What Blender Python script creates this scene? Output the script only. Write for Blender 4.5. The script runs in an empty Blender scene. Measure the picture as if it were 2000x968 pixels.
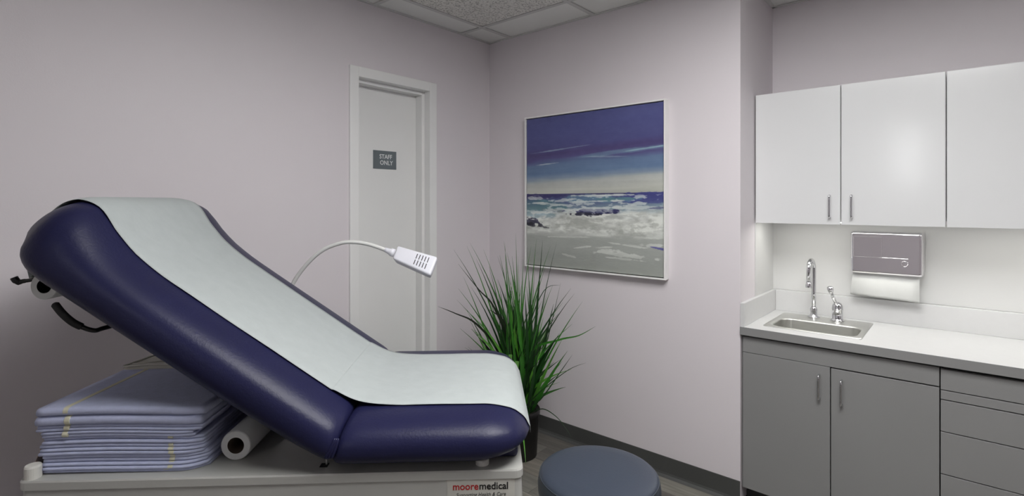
import bpy, bmesh, math, random
import numpy as np
from mathutils import Vector, Matrix, noise
PI = math.pi
random.seed(7)
SC = bpy.context.scene
COL = SC.collection

# ------------------------------------------------------------------ camera, light, exposure
CAM_H = 1.375
YAW = math.radians(40.9)
cam_d = bpy.data.cameras.new('camera')
cam = bpy.data.objects.new('camera', cam_d); COL.objects.link(cam)
cam.location = (0, 0, CAM_H)
cam.rotation_euler = (PI/2, 0, YAW)
cam_d.sensor_width = 36.0
cam_d.lens = 1022/2000*36.0
cam_d.shift_y = -87.5/2000
cam_d.clip_start = 0.05
SC.camera = cam

w = bpy.data.worlds.new('world'); SC.world = w; w.use_nodes = True
w.node_tree.nodes['Background'].inputs[0].default_value = (0.5, 0.5, 0.52, 1)
w.node_tree.nodes['Background'].inputs[1].default_value = 0.05
SC.view_settings.view_transform = 'Standard'
SC.view_settings.look = 'None'
SC.view_settings.gamma = 1.0
SC.view_settings.use_curve_mapping = False
SC.view_settings.exposure = -0.06
# ceiling panels: (grid column, first grid row, radiance); under-cabinet strips; daylight behind the narrow sidelight window
PANELS = [(1, 1, 10.0), (2, 1, 20.5)]
UNDER_CAB_POWER = 15.0
SIDELIGHT_POWER = 9.0

# ------------------------------------------------------------------ material helpers
def srgb(r, g, b):
    f = lambda v: (v/255/12.92) if v/255 <= .04045 else ((v/255+.055)/1.055)**2.4
    return (f(r), f(g), f(b), 1)

def mat(name, col, rough=.5, metal=0, var=.0, scale=8, bump=0, bscale=60, spec=.5, coat=0, stretch=None):
    m = bpy.data.materials.new(name); m.use_nodes = True
    nt = m.node_tree; b = nt.nodes['Principled BSDF']
    b.inputs['Base Color'].default_value = col
    b.inputs['Roughness'].default_value = rough
    b.inputs['Metallic'].default_value = metal
    b.inputs['Specular IOR Level'].default_value = spec
    b.inputs['Coat Weight'].default_value = coat
    tc = nt.nodes.new('ShaderNodeTexCoord'); src = tc.outputs['Object']
    if stretch:
        mp = nt.nodes.new('ShaderNodeMapping'); mp.inputs['Scale'].default_value = stretch
        nt.links.new(src, mp.inputs[0]); src = mp.outputs[0]
    if var:
        n = nt.nodes.new('ShaderNodeTexNoise'); n.inputs['Scale'].default_value = scale; n.inputs['Detail'].default_value = 5
        nt.links.new(src, n.inputs['Vector'])
        r = nt.nodes.new('ShaderNodeValToRGB')
        r.color_ramp.elements[0].position = .3; r.color_ramp.elements[1].position = .7
        r.color_ramp.elements[0].color = tuple(max(0, c*(1-var)) for c in col[:3])+(1,)
        r.color_ramp.elements[1].color = tuple(min(1, c*(1+var)) for c in col[:3])+(1,)
        nt.links.new(n.outputs[0], r.inputs[0]); nt.links.new(r.outputs[0], b.inputs['Base Color'])
    if bump:
        n2 = nt.nodes.new('ShaderNodeTexNoise'); n2.inputs['Scale'].default_value = bscale; n2.inputs['Detail'].default_value = 4
        nt.links.new(src, n2.inputs['Vector'])
        bp = nt.nodes.new('ShaderNodeBump'); bp.inputs['Strength'].default_value = bump; bp.inputs['Distance'].default_value = .002
        nt.links.new(n2.outputs[0], bp.inputs['Height']); nt.links.new(bp.outputs[0], b.inputs['Normal'])
    return m

def emit(name, col, s):
    m = bpy.data.materials.new(name); m.use_nodes = True
    b = m.node_tree.nodes['Principled BSDF']
    b.inputs['Base Color'].default_value = (.8, .8, .8, 1)
    b.inputs['Emission Color'].default_value = col
    b.inputs['Emission Strength'].default_value = s
    return m

M = {}
M['paint'] = mat('lilac_paint', srgb(221, 215, 219), .55, var=.012, scale=2, bump=.12, bscale=220)
M['splash'] = mat('white_laminate_panel', srgb(208, 208, 207), .45, var=.01, scale=3, bump=.05, bscale=200)
M['trimwhite'] = mat('white_trim_paint', srgb(236, 236, 235), .4, var=.01, scale=5, bump=.05, bscale=120)
M['doorwhite'] = mat('white_door_paint', srgb(234, 234, 233), .45, var=.012, scale=4, bump=.06, bscale=140)
M['frame_white'] = mat('white_frame_paint', srgb(238, 237, 236), .4, var=.01, scale=9)
M['grey_lam'] = mat('grey_laminate', srgb(136, 136, 136), .42, var=.02, scale=3, bump=.04, bscale=200)
M['carcass'] = mat('dark_carcass', srgb(18, 18, 18), .6, var=.05)
M['white_lam'] = mat('white_cabinet_laminate', srgb(224, 225, 226), .15, var=.01, scale=3)
M['counter'] = mat('white_countertop_laminate', srgb(208, 208, 208), .35, var=.012, scale=30)
M['steel'] = mat('brushed_steel', srgb(212, 212, 208), .36, 1, var=.06, scale=4, stretch=(2, 60, 60))
M['chrome'] = mat('chrome', srgb(215, 215, 218), .06, 1, var=.02, scale=6)
M['chrome_disp'] = mat('polished_chrome_case', srgb(238, 236, 239), .05, 1, var=.02, scale=4, bump=.12, bscale=9)
M['tbar'] = mat('grey_tbar_metal', srgb(205, 205, 203), .5, var=.02)
M['tile_plain'] = mat('smooth_ceiling_tile', srgb(236, 237, 234), .85, var=.015, scale=4, bump=.1, bscale=90)
M['kick'] = mat('charcoal_vinyl_base', srgb(72, 73, 72), .5, var=.06, scale=6, bump=.05, bscale=90)
M['navy'] = mat('navy_vinyl', srgb(29, 30, 62), .38, var=.10, scale=5, bump=.26, bscale=150, spec=.26)
M['navy_dark'] = mat('navy_vinyl_seam', srgb(36, 36, 66), .45, var=.1, scale=12)
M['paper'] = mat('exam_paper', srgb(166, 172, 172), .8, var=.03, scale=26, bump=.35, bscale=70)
M['roll_paper'] = mat('rolled_paper', srgb(205, 206, 204), .8, var=.03, scale=20, bump=.12, bscale=80)
M['core'] = mat('cardboard_core', srgb(92, 78, 66), .8, var=.15, scale=20)
M['black_plastic'] = mat('black_plastic', srgb(22, 22, 22), .35, var=.1, scale=20)
M['foam'] = mat('black_foam_grip', srgb(28, 27, 27), .7, var=.2, scale=60, bump=.4, bscale=150)
M['enamel'] = mat('beige_enamel', srgb(174, 174, 170), .32, var=.015, scale=4, bump=.04, bscale=160)
M['rubber_white'] = mat('white_rubber', srgb(205, 204, 198), .5, var=.02)
M['drape'] = mat('light_blue_drape', srgb(178, 184, 212), .85, var=.05, scale=60, bump=.3, bscale=260)
M['drape_band'] = mat('cream_band', srgb(205, 202, 180), .8, var=.04, scale=40)
M['lampwhite'] = mat('white_lamp_plastic', srgb(226, 226, 234), .4, var=.01, scale=9)
M['neckwhite'] = mat('white_lamp_sleeve', srgb(214, 214, 212), .45, var=.01, scale=9)
M['slot'] = mat('dark_slot', srgb(20, 20, 22), .6, var=.1)
M['sign'] = mat('grey_sign_plastic', srgb(104, 112, 116), .4, var=.02, scale=20)
M['signtext'] = mat('sign_lettering', srgb(228, 230, 230), .5, var=.01)
M['pot'] = mat('black_pot', srgb(15, 14, 15), .4, var=.15, scale=9)
M['soil'] = mat('dark_soil', srgb(26, 24, 16), .9, var=.5, scale=60, bump=.8, bscale=60)
M['stool'] = mat('slate_vinyl', srgb(54, 61, 74), .42, var=.03, scale=6, bump=.12, bscale=150)
M['stool_side'] = mat('slate_vinyl_side', srgb(52, 59, 68), .42, var=.03, scale=6, bump=.12, bscale=150)
M['logo_red'] = mat('red_lettering', srgb(168, 28, 30), .5, var=.02)
M['logo_black'] = mat('black_lettering', srgb(16, 16, 16), .5, var=.02)
M['logo_grey'] = mat('grey_lettering', srgb(78, 78, 78), .5, var=.02)
M['sticker'] = mat('pale_sticker', srgb(190, 189, 182), .3, var=.01)
M['card'] = mat('pinkish_card', srgb(196, 178, 170), .7, var=.03, scale=20)
M['dark'] = mat('dark_opening', srgb(10, 10, 10), .8, var=.1)
M['kraft'] = mat('clear_sleeve_film', srgb(196, 194, 184), .22, var=.04, scale=10, bump=.5, bscale=30)

def speckle():
    m = mat('speckled_ceiling_tile', srgb(196, 195, 190), .9)
    nt = m.node_tree; b = nt.nodes['Principled BSDF']
    tc = nt.nodes.new('ShaderNodeTexCoord')
    n = nt.nodes.new('ShaderNodeTexNoise'); n.inputs['Scale'].default_value = 95; n.inputs['Detail'].default_value = 3
    nt.links.new(tc.outputs['Object'], n.inputs['Vector'])
    r = nt.nodes.new('ShaderNodeValToRGB')
    r.color_ramp.elements[0].position = .36; r.color_ramp.elements[0].color = srgb(176, 175, 170)
    r.color_ramp.elements[1].position = .50; r.color_ramp.elements[1].color = srgb(232, 231, 226)
    nt.links.new(n.outputs[0], r.inputs[0]); nt.links.new(r.outputs[0], b.inputs['Base Color'])
    bp = nt.nodes.new('ShaderNodeBump'); bp.inputs['Strength'].default_value = .8; bp.inputs['Distance'].default_value = .004
    nt.links.new(n.outputs[0], bp.inputs['Height']); nt.links.new(bp.outputs[0], b.inputs['Normal'])
    return m
M['tile_speck'] = speckle()

def wood(name, base, k):
    m = bpy.data.materials.new(name); m.use_nodes = True
    nt = m.node_tree; b = nt.nodes['Principled BSDF']; b.inputs['Roughness'].default_value = .5
    tc = nt.nodes.new('ShaderNodeTexCoord'); mp = nt.nodes.new('ShaderNodeMapping')
    mp.inputs['Scale'].default_value = (2.2, 26, 10); mp.inputs['Location'].default_value = (k*3.1, k*1.7, 0)
    nt.links.new(tc.outputs['Object'], mp.inputs[0])
    n = nt.nodes.new('ShaderNodeTexNoise'); n.inputs['Scale'].default_value = 1.6; n.inputs['Detail'].default_value = 8; n.inputs['Roughness'].default_value = .65
    nt.links.new(mp.outputs[0], n.inputs['Vector'])
    r = nt.nodes.new('ShaderNodeValToRGB')
    r.color_ramp.elements[0].position = .28; r.color_ramp.elements[1].position = .72
    r.color_ramp.elements[0].color = tuple(c*.62 for c in base[:3])+(1,)
    r.color_ramp.elements[1].color = tuple(min(1, c*1.3) for c in base[:3])+(1,)
    nt.links.new(n.outputs[0], r.inputs[0]); nt.links.new(r.outputs[0], b.inputs['Base Color'])
    bp = nt.nodes.new('ShaderNodeBump'); bp.inputs['Strength'].default_value = .15; bp.inputs['Distance'].default_value = .001
    nt.links.new(n.outputs[0], bp.inputs['Height']); nt.links.new(bp.outputs[0], b.inputs['Normal'])
    return m
WOODS = [wood('grey_plank_%d' % i, srgb(*c), i) for i, c in enumerate([(112, 110, 104), (132, 129, 121), (98, 95, 90), (120, 115, 107)])]

def leaf_mat(name, c0, c1, c2):
    m = bpy.data.materials.new(name); m.use_nodes = True
    nt = m.node_tree; b = nt.nodes['Principled BSDF']; b.inputs['Roughness'].default_value = .42
    at = nt.nodes.new('ShaderNodeAttribute'); at.attribute_name = 'along'
    r = nt.nodes.new('ShaderNodeValToRGB')
    r.color_ramp.elements[0].color = c0; r.color_ramp.elements[1].color = c2
    e = r.color_ramp.elements.new(.5); e.color = c1
    nt.links.new(at.outputs['Fac'], r.inputs[0])
    n = nt.nodes.new('ShaderNodeTexNoise'); n.inputs['Scale'].default_value = 30
    mx = nt.nodes.new('ShaderNodeMix'); mx.data_type = 'RGBA'; mx.blend_type = 'MULTIPLY'; mx.inputs[0].default_value = .35
    nt.links.new(r.outputs[0], mx.inputs[6]); nt.links.new(n.outputs[0], mx.inputs[7])
    nt.links.new(mx.outputs[2], b.inputs['Base Color'])
    return m
LEAFS = [leaf_mat('grass_blade_green', srgb(14, 50, 10), srgb(62, 136, 42), srgb(64, 112, 54)),
         leaf_mat('grass_blade_dark_shaded', srgb(8, 26, 8), srgb(26, 72, 24), srgb(34, 58, 32)),  # darker green; the deep shade inside the clump is put into this colour
         leaf_mat('grass_blade_bright_lit', srgb(36, 100, 20), srgb(104, 184, 58), srgb(106, 160, 80)),  # brighter green; also stands in for light falling on the cut front blades
         leaf_mat('grass_blade_brown', srgb(24, 40, 18), srgb(34, 44, 28), srgb(24, 26, 22))]

# ------------------------------------------------------------------ mesh helpers
def obj(name, bm, m, parent=None, smooth=False, bevel=0, seg=2, loc=None, rot=None):
    bmesh.ops.recalc_face_normals(bm, faces=bm.faces)
    me = bpy.data.meshes.new(name); bm.to_mesh(me); bm.free()
    o = bpy.data.objects.new(name, me); COL.objects.link(o)
    for k in (m if isinstance(m, (list, tuple)) else [m]): me.materials.append(k)
    if smooth:
        for p in me.polygons: p.use_smooth = True
    if bevel:
        b = o.modifiers.new('bevel', 'BEVEL'); b.width = bevel; b.segments = seg; b.limit_method = 'ANGLE'; b.angle_limit = .7
        b.harden_normals = False
    if parent: o.parent = parent
    if loc: o.location = loc
    if rot: o.rotation_euler = rot
    return o

def box(bm, x0, x1, y0, y1, z0, z1, mi=0):
    v = [bm.verts.new(p) for p in ((x0,y0,z0),(x1,y0,z0),(x1,y1,z0),(x0,y1,z0),(x0,y0,z1),(x1,y0,z1),(x1,y1,z1),(x0,y1,z1))]
    for f in ((0,3,2,1),(4,5,6,7),(0,1,5,4),(1,2,6,5),(2,3,7,6),(3,0,4,7)):
        bm.faces.new([v[i] for i in f]).material_index = mi
    return v

def bx(name, x0, x1, y0, y1, z0, z1, m, parent=None, bevel=0, seg=2):
    """box mesh whose own origin is the centre of its base"""
    cx, cy = (x0+x1)/2, (y0+y1)/2
    bm = bmesh.new(); box(bm, x0-cx, x1-cx, y0-cy, y1-cy, 0, z1-z0)
    return obj(name, bm, m, parent, bevel=bevel, seg=seg, loc=(cx, cy, z0))

def tube(bm, pts, r, n=12, cap=True):
    pts = [Vector(p) for p in pts]
    rs = r if isinstance(r, (list, tuple)) else [r]*len(pts)
    ref = None; rings = []
    for i, p in enumerate(pts):
        t = (pts[min(i+1, len(pts)-1)]-pts[max(i-1, 0)]).normalized()
        if ref is None:
            ref = t.cross(Vector((0, 0, 1)) if abs(t.z) < .9 else Vector((1, 0, 0))).normalized()
        ref = (ref - t*ref.dot(t)).normalized()
        q = t.cross(ref)
        rings.append([bm.verts.new(p+rs[i]*(math.cos(2*PI*k/n)*ref+math.sin(2*PI*k/n)*q)) for k in range(n)])
    for a, b in zip(rings, rings[1:]):
        for k in range(n): bm.faces.new((a[k], a[(k+1) % n], b[(k+1) % n], b[k]))
    if cap:
        bm.faces.new(rings[0][::-1]); bm.faces.new(rings[-1])

def lathe(bm, prof, n=48, c=(0, 0, 0), mi=0):
    rings = []
    for r, z in prof:
        if r < 1e-6: rings.append([bm.verts.new((c[0], c[1], c[2]+z))])
        else: rings.append([bm.verts.new((c[0]+r*math.cos(2*PI*k/n), c[1]+r*math.sin(2*PI*k/n), c[2]+z)) for k in range(n)])
    for a, b in zip(rings, rings[1:]):
        for k in range(n):
            k2 = (k+1) % n
            if len(a) == 1 and len(b) > 1: f = bm.faces.new((a[0], b[k], b[k2]))
            elif len(b) == 1 and len(a) > 1: f = bm.faces.new((a[k], a[k2], b[0]))
            elif len(a) > 1: f = bm.faces.new((a[k], a[k2], b[k2], b[k]))
            else: continue
            f.material_index = mi

def extrude_profile(bm, prof, p0, p1, out):
    """prof: (distance out from the wall, z) closed; run from p0 to p1 on the floor"""
    a = [bm.verts.new((p0[0]+out[0]*d, p0[1]+out[1]*d, z)) for d, z in prof]
    b = [bm.verts.new((p1[0]+out[0]*d, p1[1]+out[1]*d, z)) for d, z in prof]
    n = len(prof)
    for i in range(n): bm.faces.new((a[i], a[(i+1) % n], b[(i+1) % n], b[i]))
    bm.faces.new(a[::-1]); bm.faces.new(b)

def smooth_path(pts, n=8):
    P = [Vector(p) for p in pts]; out = []
    for i in range(len(P)-1):
        p0, p1, p2, p3 = P[max(i-1, 0)], P[i], P[i+1], P[min(i+2, len(P)-1)]
        for k in range(n):
            t = k/n
            out.append(.5*((2*p1)+(p2-p0)*t+(2*p0-5*p1+4*p2-p3)*t*t+(3*p1-p0-3*p2+p3)*t**3))
    out.append(P[-1]); return out

def rrect(x0, x1, y0, y1, r, n=6):
    pts = []
    for cx, cy, a in ((x1-r, y0+r, -PI/2), (x1-r, y1-r, 0), (x0+r, y1-r, PI/2), (x0+r, y0+r, PI)):
        for k in range(n+1):
            t = a+PI/2*k/n; pts.append((cx+r*math.cos(t), cy+r*math.sin(t)))
    return pts

def loops(bm, rings, cap0=True, cap1=True, mi=0):
    R = [[bm.verts.new(p) for p in r] for r in rings]; n = len(R[0])
    for a, b in zip(R, R[1:]):
        for k in range(n): bm.faces.new((a[k], a[(k+1) % n], b[(k+1) % n], b[k])).material_index = mi
    if cap0: bm.faces.new(R[0][::-1]).material_index = mi
    if cap1: bm.faces.new(R[-1]).material_index = mi

def thing(name, label, cat, loc=(0, 0, 0), rz=0, group=None):
    o = bpy.data.objects.new(name, None); COL.objects.link(o); o.empty_display_size = .1
    o.location = loc; o.rotation_euler = (0, 0, rz)
    o['label'] = label; o['category'] = cat
    if group: o['group'] = group
    return o

def tag(o, label, cat, group=None):
    o['label'] = label; o['category'] = cat
    if group: o['group'] = group
    return o

def structure(o, label, cat):
    o['kind'] = 'structure'; o['label'] = label; o['category'] = cat
    return o

def text_mesh(name, body, size, m, parent, loc, rot, align='CENTER', shear=0, thick=.0004, off=0, space=1.0, sx=1.0):
    cu = bpy.data.curves.new(name, 'FONT'); cu.body = body; cu.size = size; cu.align_x = align; cu.align_y = 'BOTTOM_BASELINE'
    cu.shear = shear; cu.extrude = thick; cu.offset = off; cu.space_character = space; cu.resolution_u = 3
    tmp = bpy.data.objects.new(name+'_src', cu); COL.objects.link(tmp)
    bpy.context.view_layer.update()
    dg = bpy.context.evaluated_depsgraph_get()
    me = bpy.data.meshes.new_from_object(tmp.evaluated_get(dg))
    bpy.data.objects.remove(tmp)
    bpy.data.curves.remove(cu)
    me.name = name
    if sx != 1.0:
        me.transform(Matrix.Diagonal((sx, 1, 1, 1)))
    o = bpy.data.objects.new(name, me); COL.objects.link(o)
    me.materials.clear(); me.materials.append(m)
    o.parent = parent; o.location = loc; o.rotation_euler = rot
    return o

# ------------------------------------------------------------------ room dimensions
XA = -2.361           # wall on the left
YB = 2.500            # wall with the painting
XS = -0.7796          # side of the cabinet recess
YC = 3.031            # back of the cabinet recess
XR, YF = 2.25, -1.75  # walls behind the camera
CZ = 2.417
DOOR = (1.515, 1.985, 2.025)

# floor: slab and planks
fl = bx('floor', XA-.2, XR+.2, YF-.2, YC+.2, -.06, -.006, M['carcass'])
structure(fl, 'grey wood look plank floor', 'floor')
PW = .147
y = 2.366+PW; row = 0; np_ = 0
while y > YF:
    x = XA - (row*.37) % .95
    y1, y0 = min(y, YC if y > YB else y), y-PW
    if y0 < YB:
        y1 = min(y1, YB)
    if y1 - y0 > .02:
        while x < XR:
            x0, x1 = max(x, XA), min(x+.95, XR)
            if x1-x0 > .03:
                p = bx('plank', x0+.0008, x1-.0008, y0+.0008, y1-.0008, -.006, 0, random.choice(WOODS), None, bevel=.0006, seg=1)
                p.parent = fl; p.location = (p.location.x-fl.location.x, p.location.y-fl.location.y, p.location.z-fl.location.z)
                np_ += 1
            x += .95
    y -= PW; row += 1

# walls
bm = bmesh.new()
TH = .26
box(bm, XA-TH, XA, YF-.2, DOOR[0]-.03, 0, CZ+.08); box(bm, XA-TH, XA, DOOR[1]+.03, YB+.2, 0, CZ+.08)
box(bm, XA-TH, XA, DOOR[0]-.03, DOOR[1]+.03, DOOR[2]+.03, CZ+.08)
box(bm, XA-TH, XA-TH+.05, DOOR[0]-.03, DOOR[1]+.03, 0, DOOR[2]+.03)
structure(obj('wall_left', bm, M['paint']), 'lilac painted wall with the narrow white door', 'wall')
bm = bmesh.new(); box(bm, XA, XS, YB, YC+.15, 0, CZ+.08)
structure(obj('wall_back', bm, M['paint']), 'lilac painted wall with the seascape painting', 'wall')
bm = bmesh.new(); box(bm, XS, XR+.2, YC, YC+.15, 0, CZ+.08)
structure(obj('wall_recess', bm, M['paint']), 'lilac painted wall behind the sink cabinets', 'wall')
bm = bmesh.new(); box(bm, XR, XR+.2, YF-.2, YC, 0, CZ+.08)
structure(obj('wall_right', bm, M['paint']), 'lilac painted wall at the right end of the cabinets', 'wall')
WX0, WX1, WZ0, WZ1 = -.60, -.36, 1.54, 2.24
bm = bmesh.new(); box(bm, XA, WX0, YF-.2, YF, 0, CZ+.08); box(bm, WX1, XR, YF-.2, YF, 0, CZ+.08)
box(bm, WX0, WX1, YF-.2, YF, 0, WZ0); box(bm, WX0, WX1, YF-.2, YF, WZ1, CZ+.08)
structure(obj('wall_front', bm, M['paint']), 'lilac painted wall behind the viewer', 'wall')
wn = thing('window_1', 'small high window behind the viewer', 'window', ((WX0+WX1)/2, YF, WZ0)); wn['kind'] = 'structure'
hx = (WX1-WX0)/2; hz = WZ1-WZ0
bm = bmesh.new()
for a in ((-hx, -hx+.03, 0, hz), (hx-.03, hx, 0, hz), (-hx+.03, hx-.03, 0, .03), (-hx+.03, hx-.03, hz-.03, hz)): box(bm, a[0], a[1], -.12, .01, a[2], a[3])
obj('window_frame', bm, M['trimwhite'], wn)
bm = bmesh.new(); box(bm, -hx+.03, hx-.03, -.07, -.064, .03, hz-.03); obj('pane', bm, emit('daylit_frosted_pane', (.97, .985, 1, 1), SIDELIGHT_POWER), wn)
# white laminate splash lining under the upper cabinets
bm = bmesh.new(); box(bm, XS+.001, .66, YC-.004, YC-.0005, .92, 1.279)
box(bm, XS+.0005, XS+.004, 2.715, YC-.004, .92, 1.279)
structure(obj('trim_1', bm, M['splash']), 'white laminate lining between countertop and upper cabinets', 'wall panel')

# baseboards: vinyl cove base
cove = [(0, .1), (.004, .1), (.004, .022), (.007, .012), (.016, .003), (.018, 0), (0, 0)]
def base(name, p0, p1, out, label):
    bm = bmesh.new(); extrude_profile(bm, cove, p0, p1, out)
    structure(obj(name, bm, M['kick']), label, 'baseboard')
base('baseboard_back', (XA+.018, YB), (XS-.001, YB), (0, -1), 'charcoal vinyl baseboard under the painting')
bm = bmesh.new()
extrude_profile(bm, cove, (XA, YF), (XA, DOOR[0]-.054), (1, 0)); extrude_profile(bm, cove, (XA, DOOR[1]+.054), (XA, YB), (1, 0))
structure(obj('baseboard_left', bm, M['kick']), 'charcoal vinyl baseboard beside the narrow door', 'baseboard')
base('baseboard_front', (XA+.02, YF), (XR, YF), (0, 1), 'charcoal vinyl baseboard behind the viewer')

# ceiling: slab, T-grid, lay-in tiles
ce = bx('ceiling', XA-.2, XR+.2, YF-.2, YC+.15, CZ+.05, CZ+.1, M['tile_plain'])
structure(ce, 'suspended ceiling of lay-in tiles', 'ceiling')
def under(o, par):
    o.parent = par; o.location = o.location - par.location
    return o
GX = [-2.172+.6135*k for k in range(8)]
GY = [2.236-.6265*k for k in range(7)]
GX = [g for g in GX if g < XR]; GY = [g for g in GY if g > YF]
bw = .012
for g in GX:
    under(bx('grid_bar', g-bw, g+bw, YF, YB if g < XS else YC, CZ-.001, CZ+.004, M['tbar']), ce)
for g in GY+[YC-.17]:
    under(bx('grid_bar', XA if g < YB else XS, XR, g-bw, g+bw, CZ-.0005, CZ+.0045, M['tbar']), ce)
for a in ((XA, XA+.016, YF, YB), (XA, XS, YB-.016, YB), (XS, XR, YC-.016, YC), (XS, XS+.016, YB, YC), (XR-.016, XR, YF, YC), (XA, XR, YF, YF+.016)):
    under(bx('wall_angle', *a, CZ-.0015, CZ+.005, M['tbar']), ce)
xs = [XA]+GX+[XR]; ys = [YC, YC-.17]+GY+[YF]
TROFF = [(GX[1+c], GX[2+c], GY[r+2], GY[r]) for c, r, p in PANELS]
def in_troff(cx, cy): return any(a < cx < b and c < cy < d for a, b, c, d in TROFF)
def tile(x0, x1, y0, y1):
    if x1-x0 < .03 or y1-y0 < .03: return
    full = (x1-x0 > .5 and y1-y0 > .5)
    bm = bmesh.new(); hx, hy = (x1-x0)/2-.002, (y1-y0)/2-.002
    box(bm, -hx, hx, -hy, hy, .006, .02)
    if full: box(bm, -hx+bw, hx-bw, -hy+bw, hy-bw, .003, .007)
    o = obj('ceiling_tile', bm, M['tile_speck'] if full else M['tile_plain'], None, loc=((x0+x1)/2, (y0+y1)/2, CZ))
    under(o, ce)
for i in range(len(xs)-1):
    for j in range(len(ys)-1):
        x0, x1, y1, y0 = xs[i], xs[i+1], ys[j], ys[j+1]
        if in_troff((x0+x1)/2, (y0+y1)/2): continue
        if y1 > YB and x0 < XS:
            tile(x0, min(x1, XS), y0, YB)
            if x1 > XS: tile(XS, x1, max(y0, YB), y1) if y0 >= YB else tile(XS, x1, y0, y1)
        else: tile(x0, x1, y0, y1)
# fluorescent panels set into the grid
TL = ['recessed ceiling light panel nearest the painting wall', 'recessed ceiling light panel right of the first one', 'recessed ceiling light panel behind the viewer', 'recessed ceiling light panel near the right wall']
for k, (a, b, c, d) in enumerate(TROFF):
    t = thing('ceiling_light', TL[k], 'ceiling light', ((a+b)/2, (c+d)/2, CZ))
    hx, hy = (b-a)/2-.004, (d-c)/2-.004
    bm = bmesh.new()
    box(bm, -hx, hx, -hy, -hy+.03, -.002, .045); box(bm, -hx, hx, hy-.03, hy, -.002, .045)
    box(bm, -hx, -hx+.03, -hy+.03, hy-.03, -.002, .045); box(bm, hx-.03, hx, -hy+.03, hy-.03, -.002, .045)
    obj('light_frame', bm, M['trimwhite'], t)
    bm = bmesh.new(); box(bm, -hx+.03, hx-.03, -hy+.03, hy-.03, .004, .010)
    obj('diffuser', bm, emit('fluorescent_%d' % k, (1, .995, .985, 1), PANELS[k][2]), t)

# ------------------------------------------------------------------ narrow door in the left wall
y0, y1, zt = DOOR
bm = bmesh.new()
f = .052; pr = .012
def jamb_ring(bm, x0, x1, ya, yb, za, w_):
    box(bm, x0, x1, ya, ya+w_, 0, za); box(bm, x0, x1, yb-w_, yb, 0, za); box(bm, x0, x1, ya+w_, yb-w_, za-w_, za)
jamb_ring(bm, XA-.10, XA+pr, y0-f, y1+f, zt+f, f)          # face and throat
jamb_ring(bm, XA-.0935, XA-.0376, y0-.001, y1+.001, zt+.001, .021)      # stop
dr = thing('door_1', 'narrow white door in a white metal frame with a grey sign', 'door', (XA, (y0+y1)/2, 0))
dr['kind'] = 'structure'
o = obj('door_frame', bm, M['trimwhite'], dr, bevel=.0025); o.location = (-XA, -(y0+y1)/2, 0)
bx('door_leaf', -.132, -.0945, -(y1-y0)/2+.004, (y1-y0)/2-.004, .008, zt-.006, M['doorwhite'], dr, bevel=.002)
sg = thing('door_sign', 'small grey sign reading STAFF ONLY on the narrow white door', 'sign', (XA-.0945, 1.747, 1.616), 0)
bm = bmesh.new(); box(bm, 0, .003, -.077, .077, -.051, .051)
obj('sign_plate', bm, M['sign'], sg, bevel=.001)
for body, zz, yy in (('STAFF', .007, .005), ('ONLY', -.027, .009)):
    text_mesh('lettering', body, .0345, M['signtext'], sg, (.0031, yy, zz), (PI/2, 0, PI/2), off=.0004, sx=.92)

# ------------------------------------------------------------------ seascape painting
PX0, PX1, PZ0, PZ1 = -2.029, -1.125, .992, 1.894
pt = thing('painting', 'framed abstract seascape in blue, white and grey on the lilac wall', 'painting', ((PX0+PX1)/2, YB, PZ0))
hw = (PX1-PX0)/2; hh = PZ1-PZ0
fw = .008
for a in ((-hw, hw, 0, fw), (-hw, hw, hh-fw, hh), (-hw, -hw+fw, fw, hh-fw), (hw-fw, hw, fw, hh-fw)):
    bm = bmesh.new(); box(bm, a[0], a[1], -.041, -.0005, a[2], a[3]); obj('frame_rail', bm, M['frame_white'], pt, bevel=.001)
bm = bmesh.new(); box(bm, -hw+fw, hw-fw, -.012, -.006, fw, hh-fw); obj('backing', bm, M['dark'], pt)

def vnoise(u, v, sx, sy, seed, octv=4):
    rs = np.random.RandomState(seed); out = np.zeros_like(u); amp = 1; tot = 0
    for o_ in range(octv):
        g = rs.rand(64, 64); x = (u*sx*2**o_) % 63; y_ = (v*sy*2**o_) % 63
        xi = x.astype(int); yi = y_.astype(int); fx = x-xi; fy = y_-yi
        fx = fx*fx*(3-2*fx); fy = fy*fy*(3-2*fy)
        q = (g[yi, xi]*(1-fx)+g[yi, xi+1]*fx)*(1-fy)+(g[yi+1, xi]*(1-fx)+g[yi+1, xi+1]*fx)*fy
        out += amp*q; tot += amp; amp *= .55
    return out/tot

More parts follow.
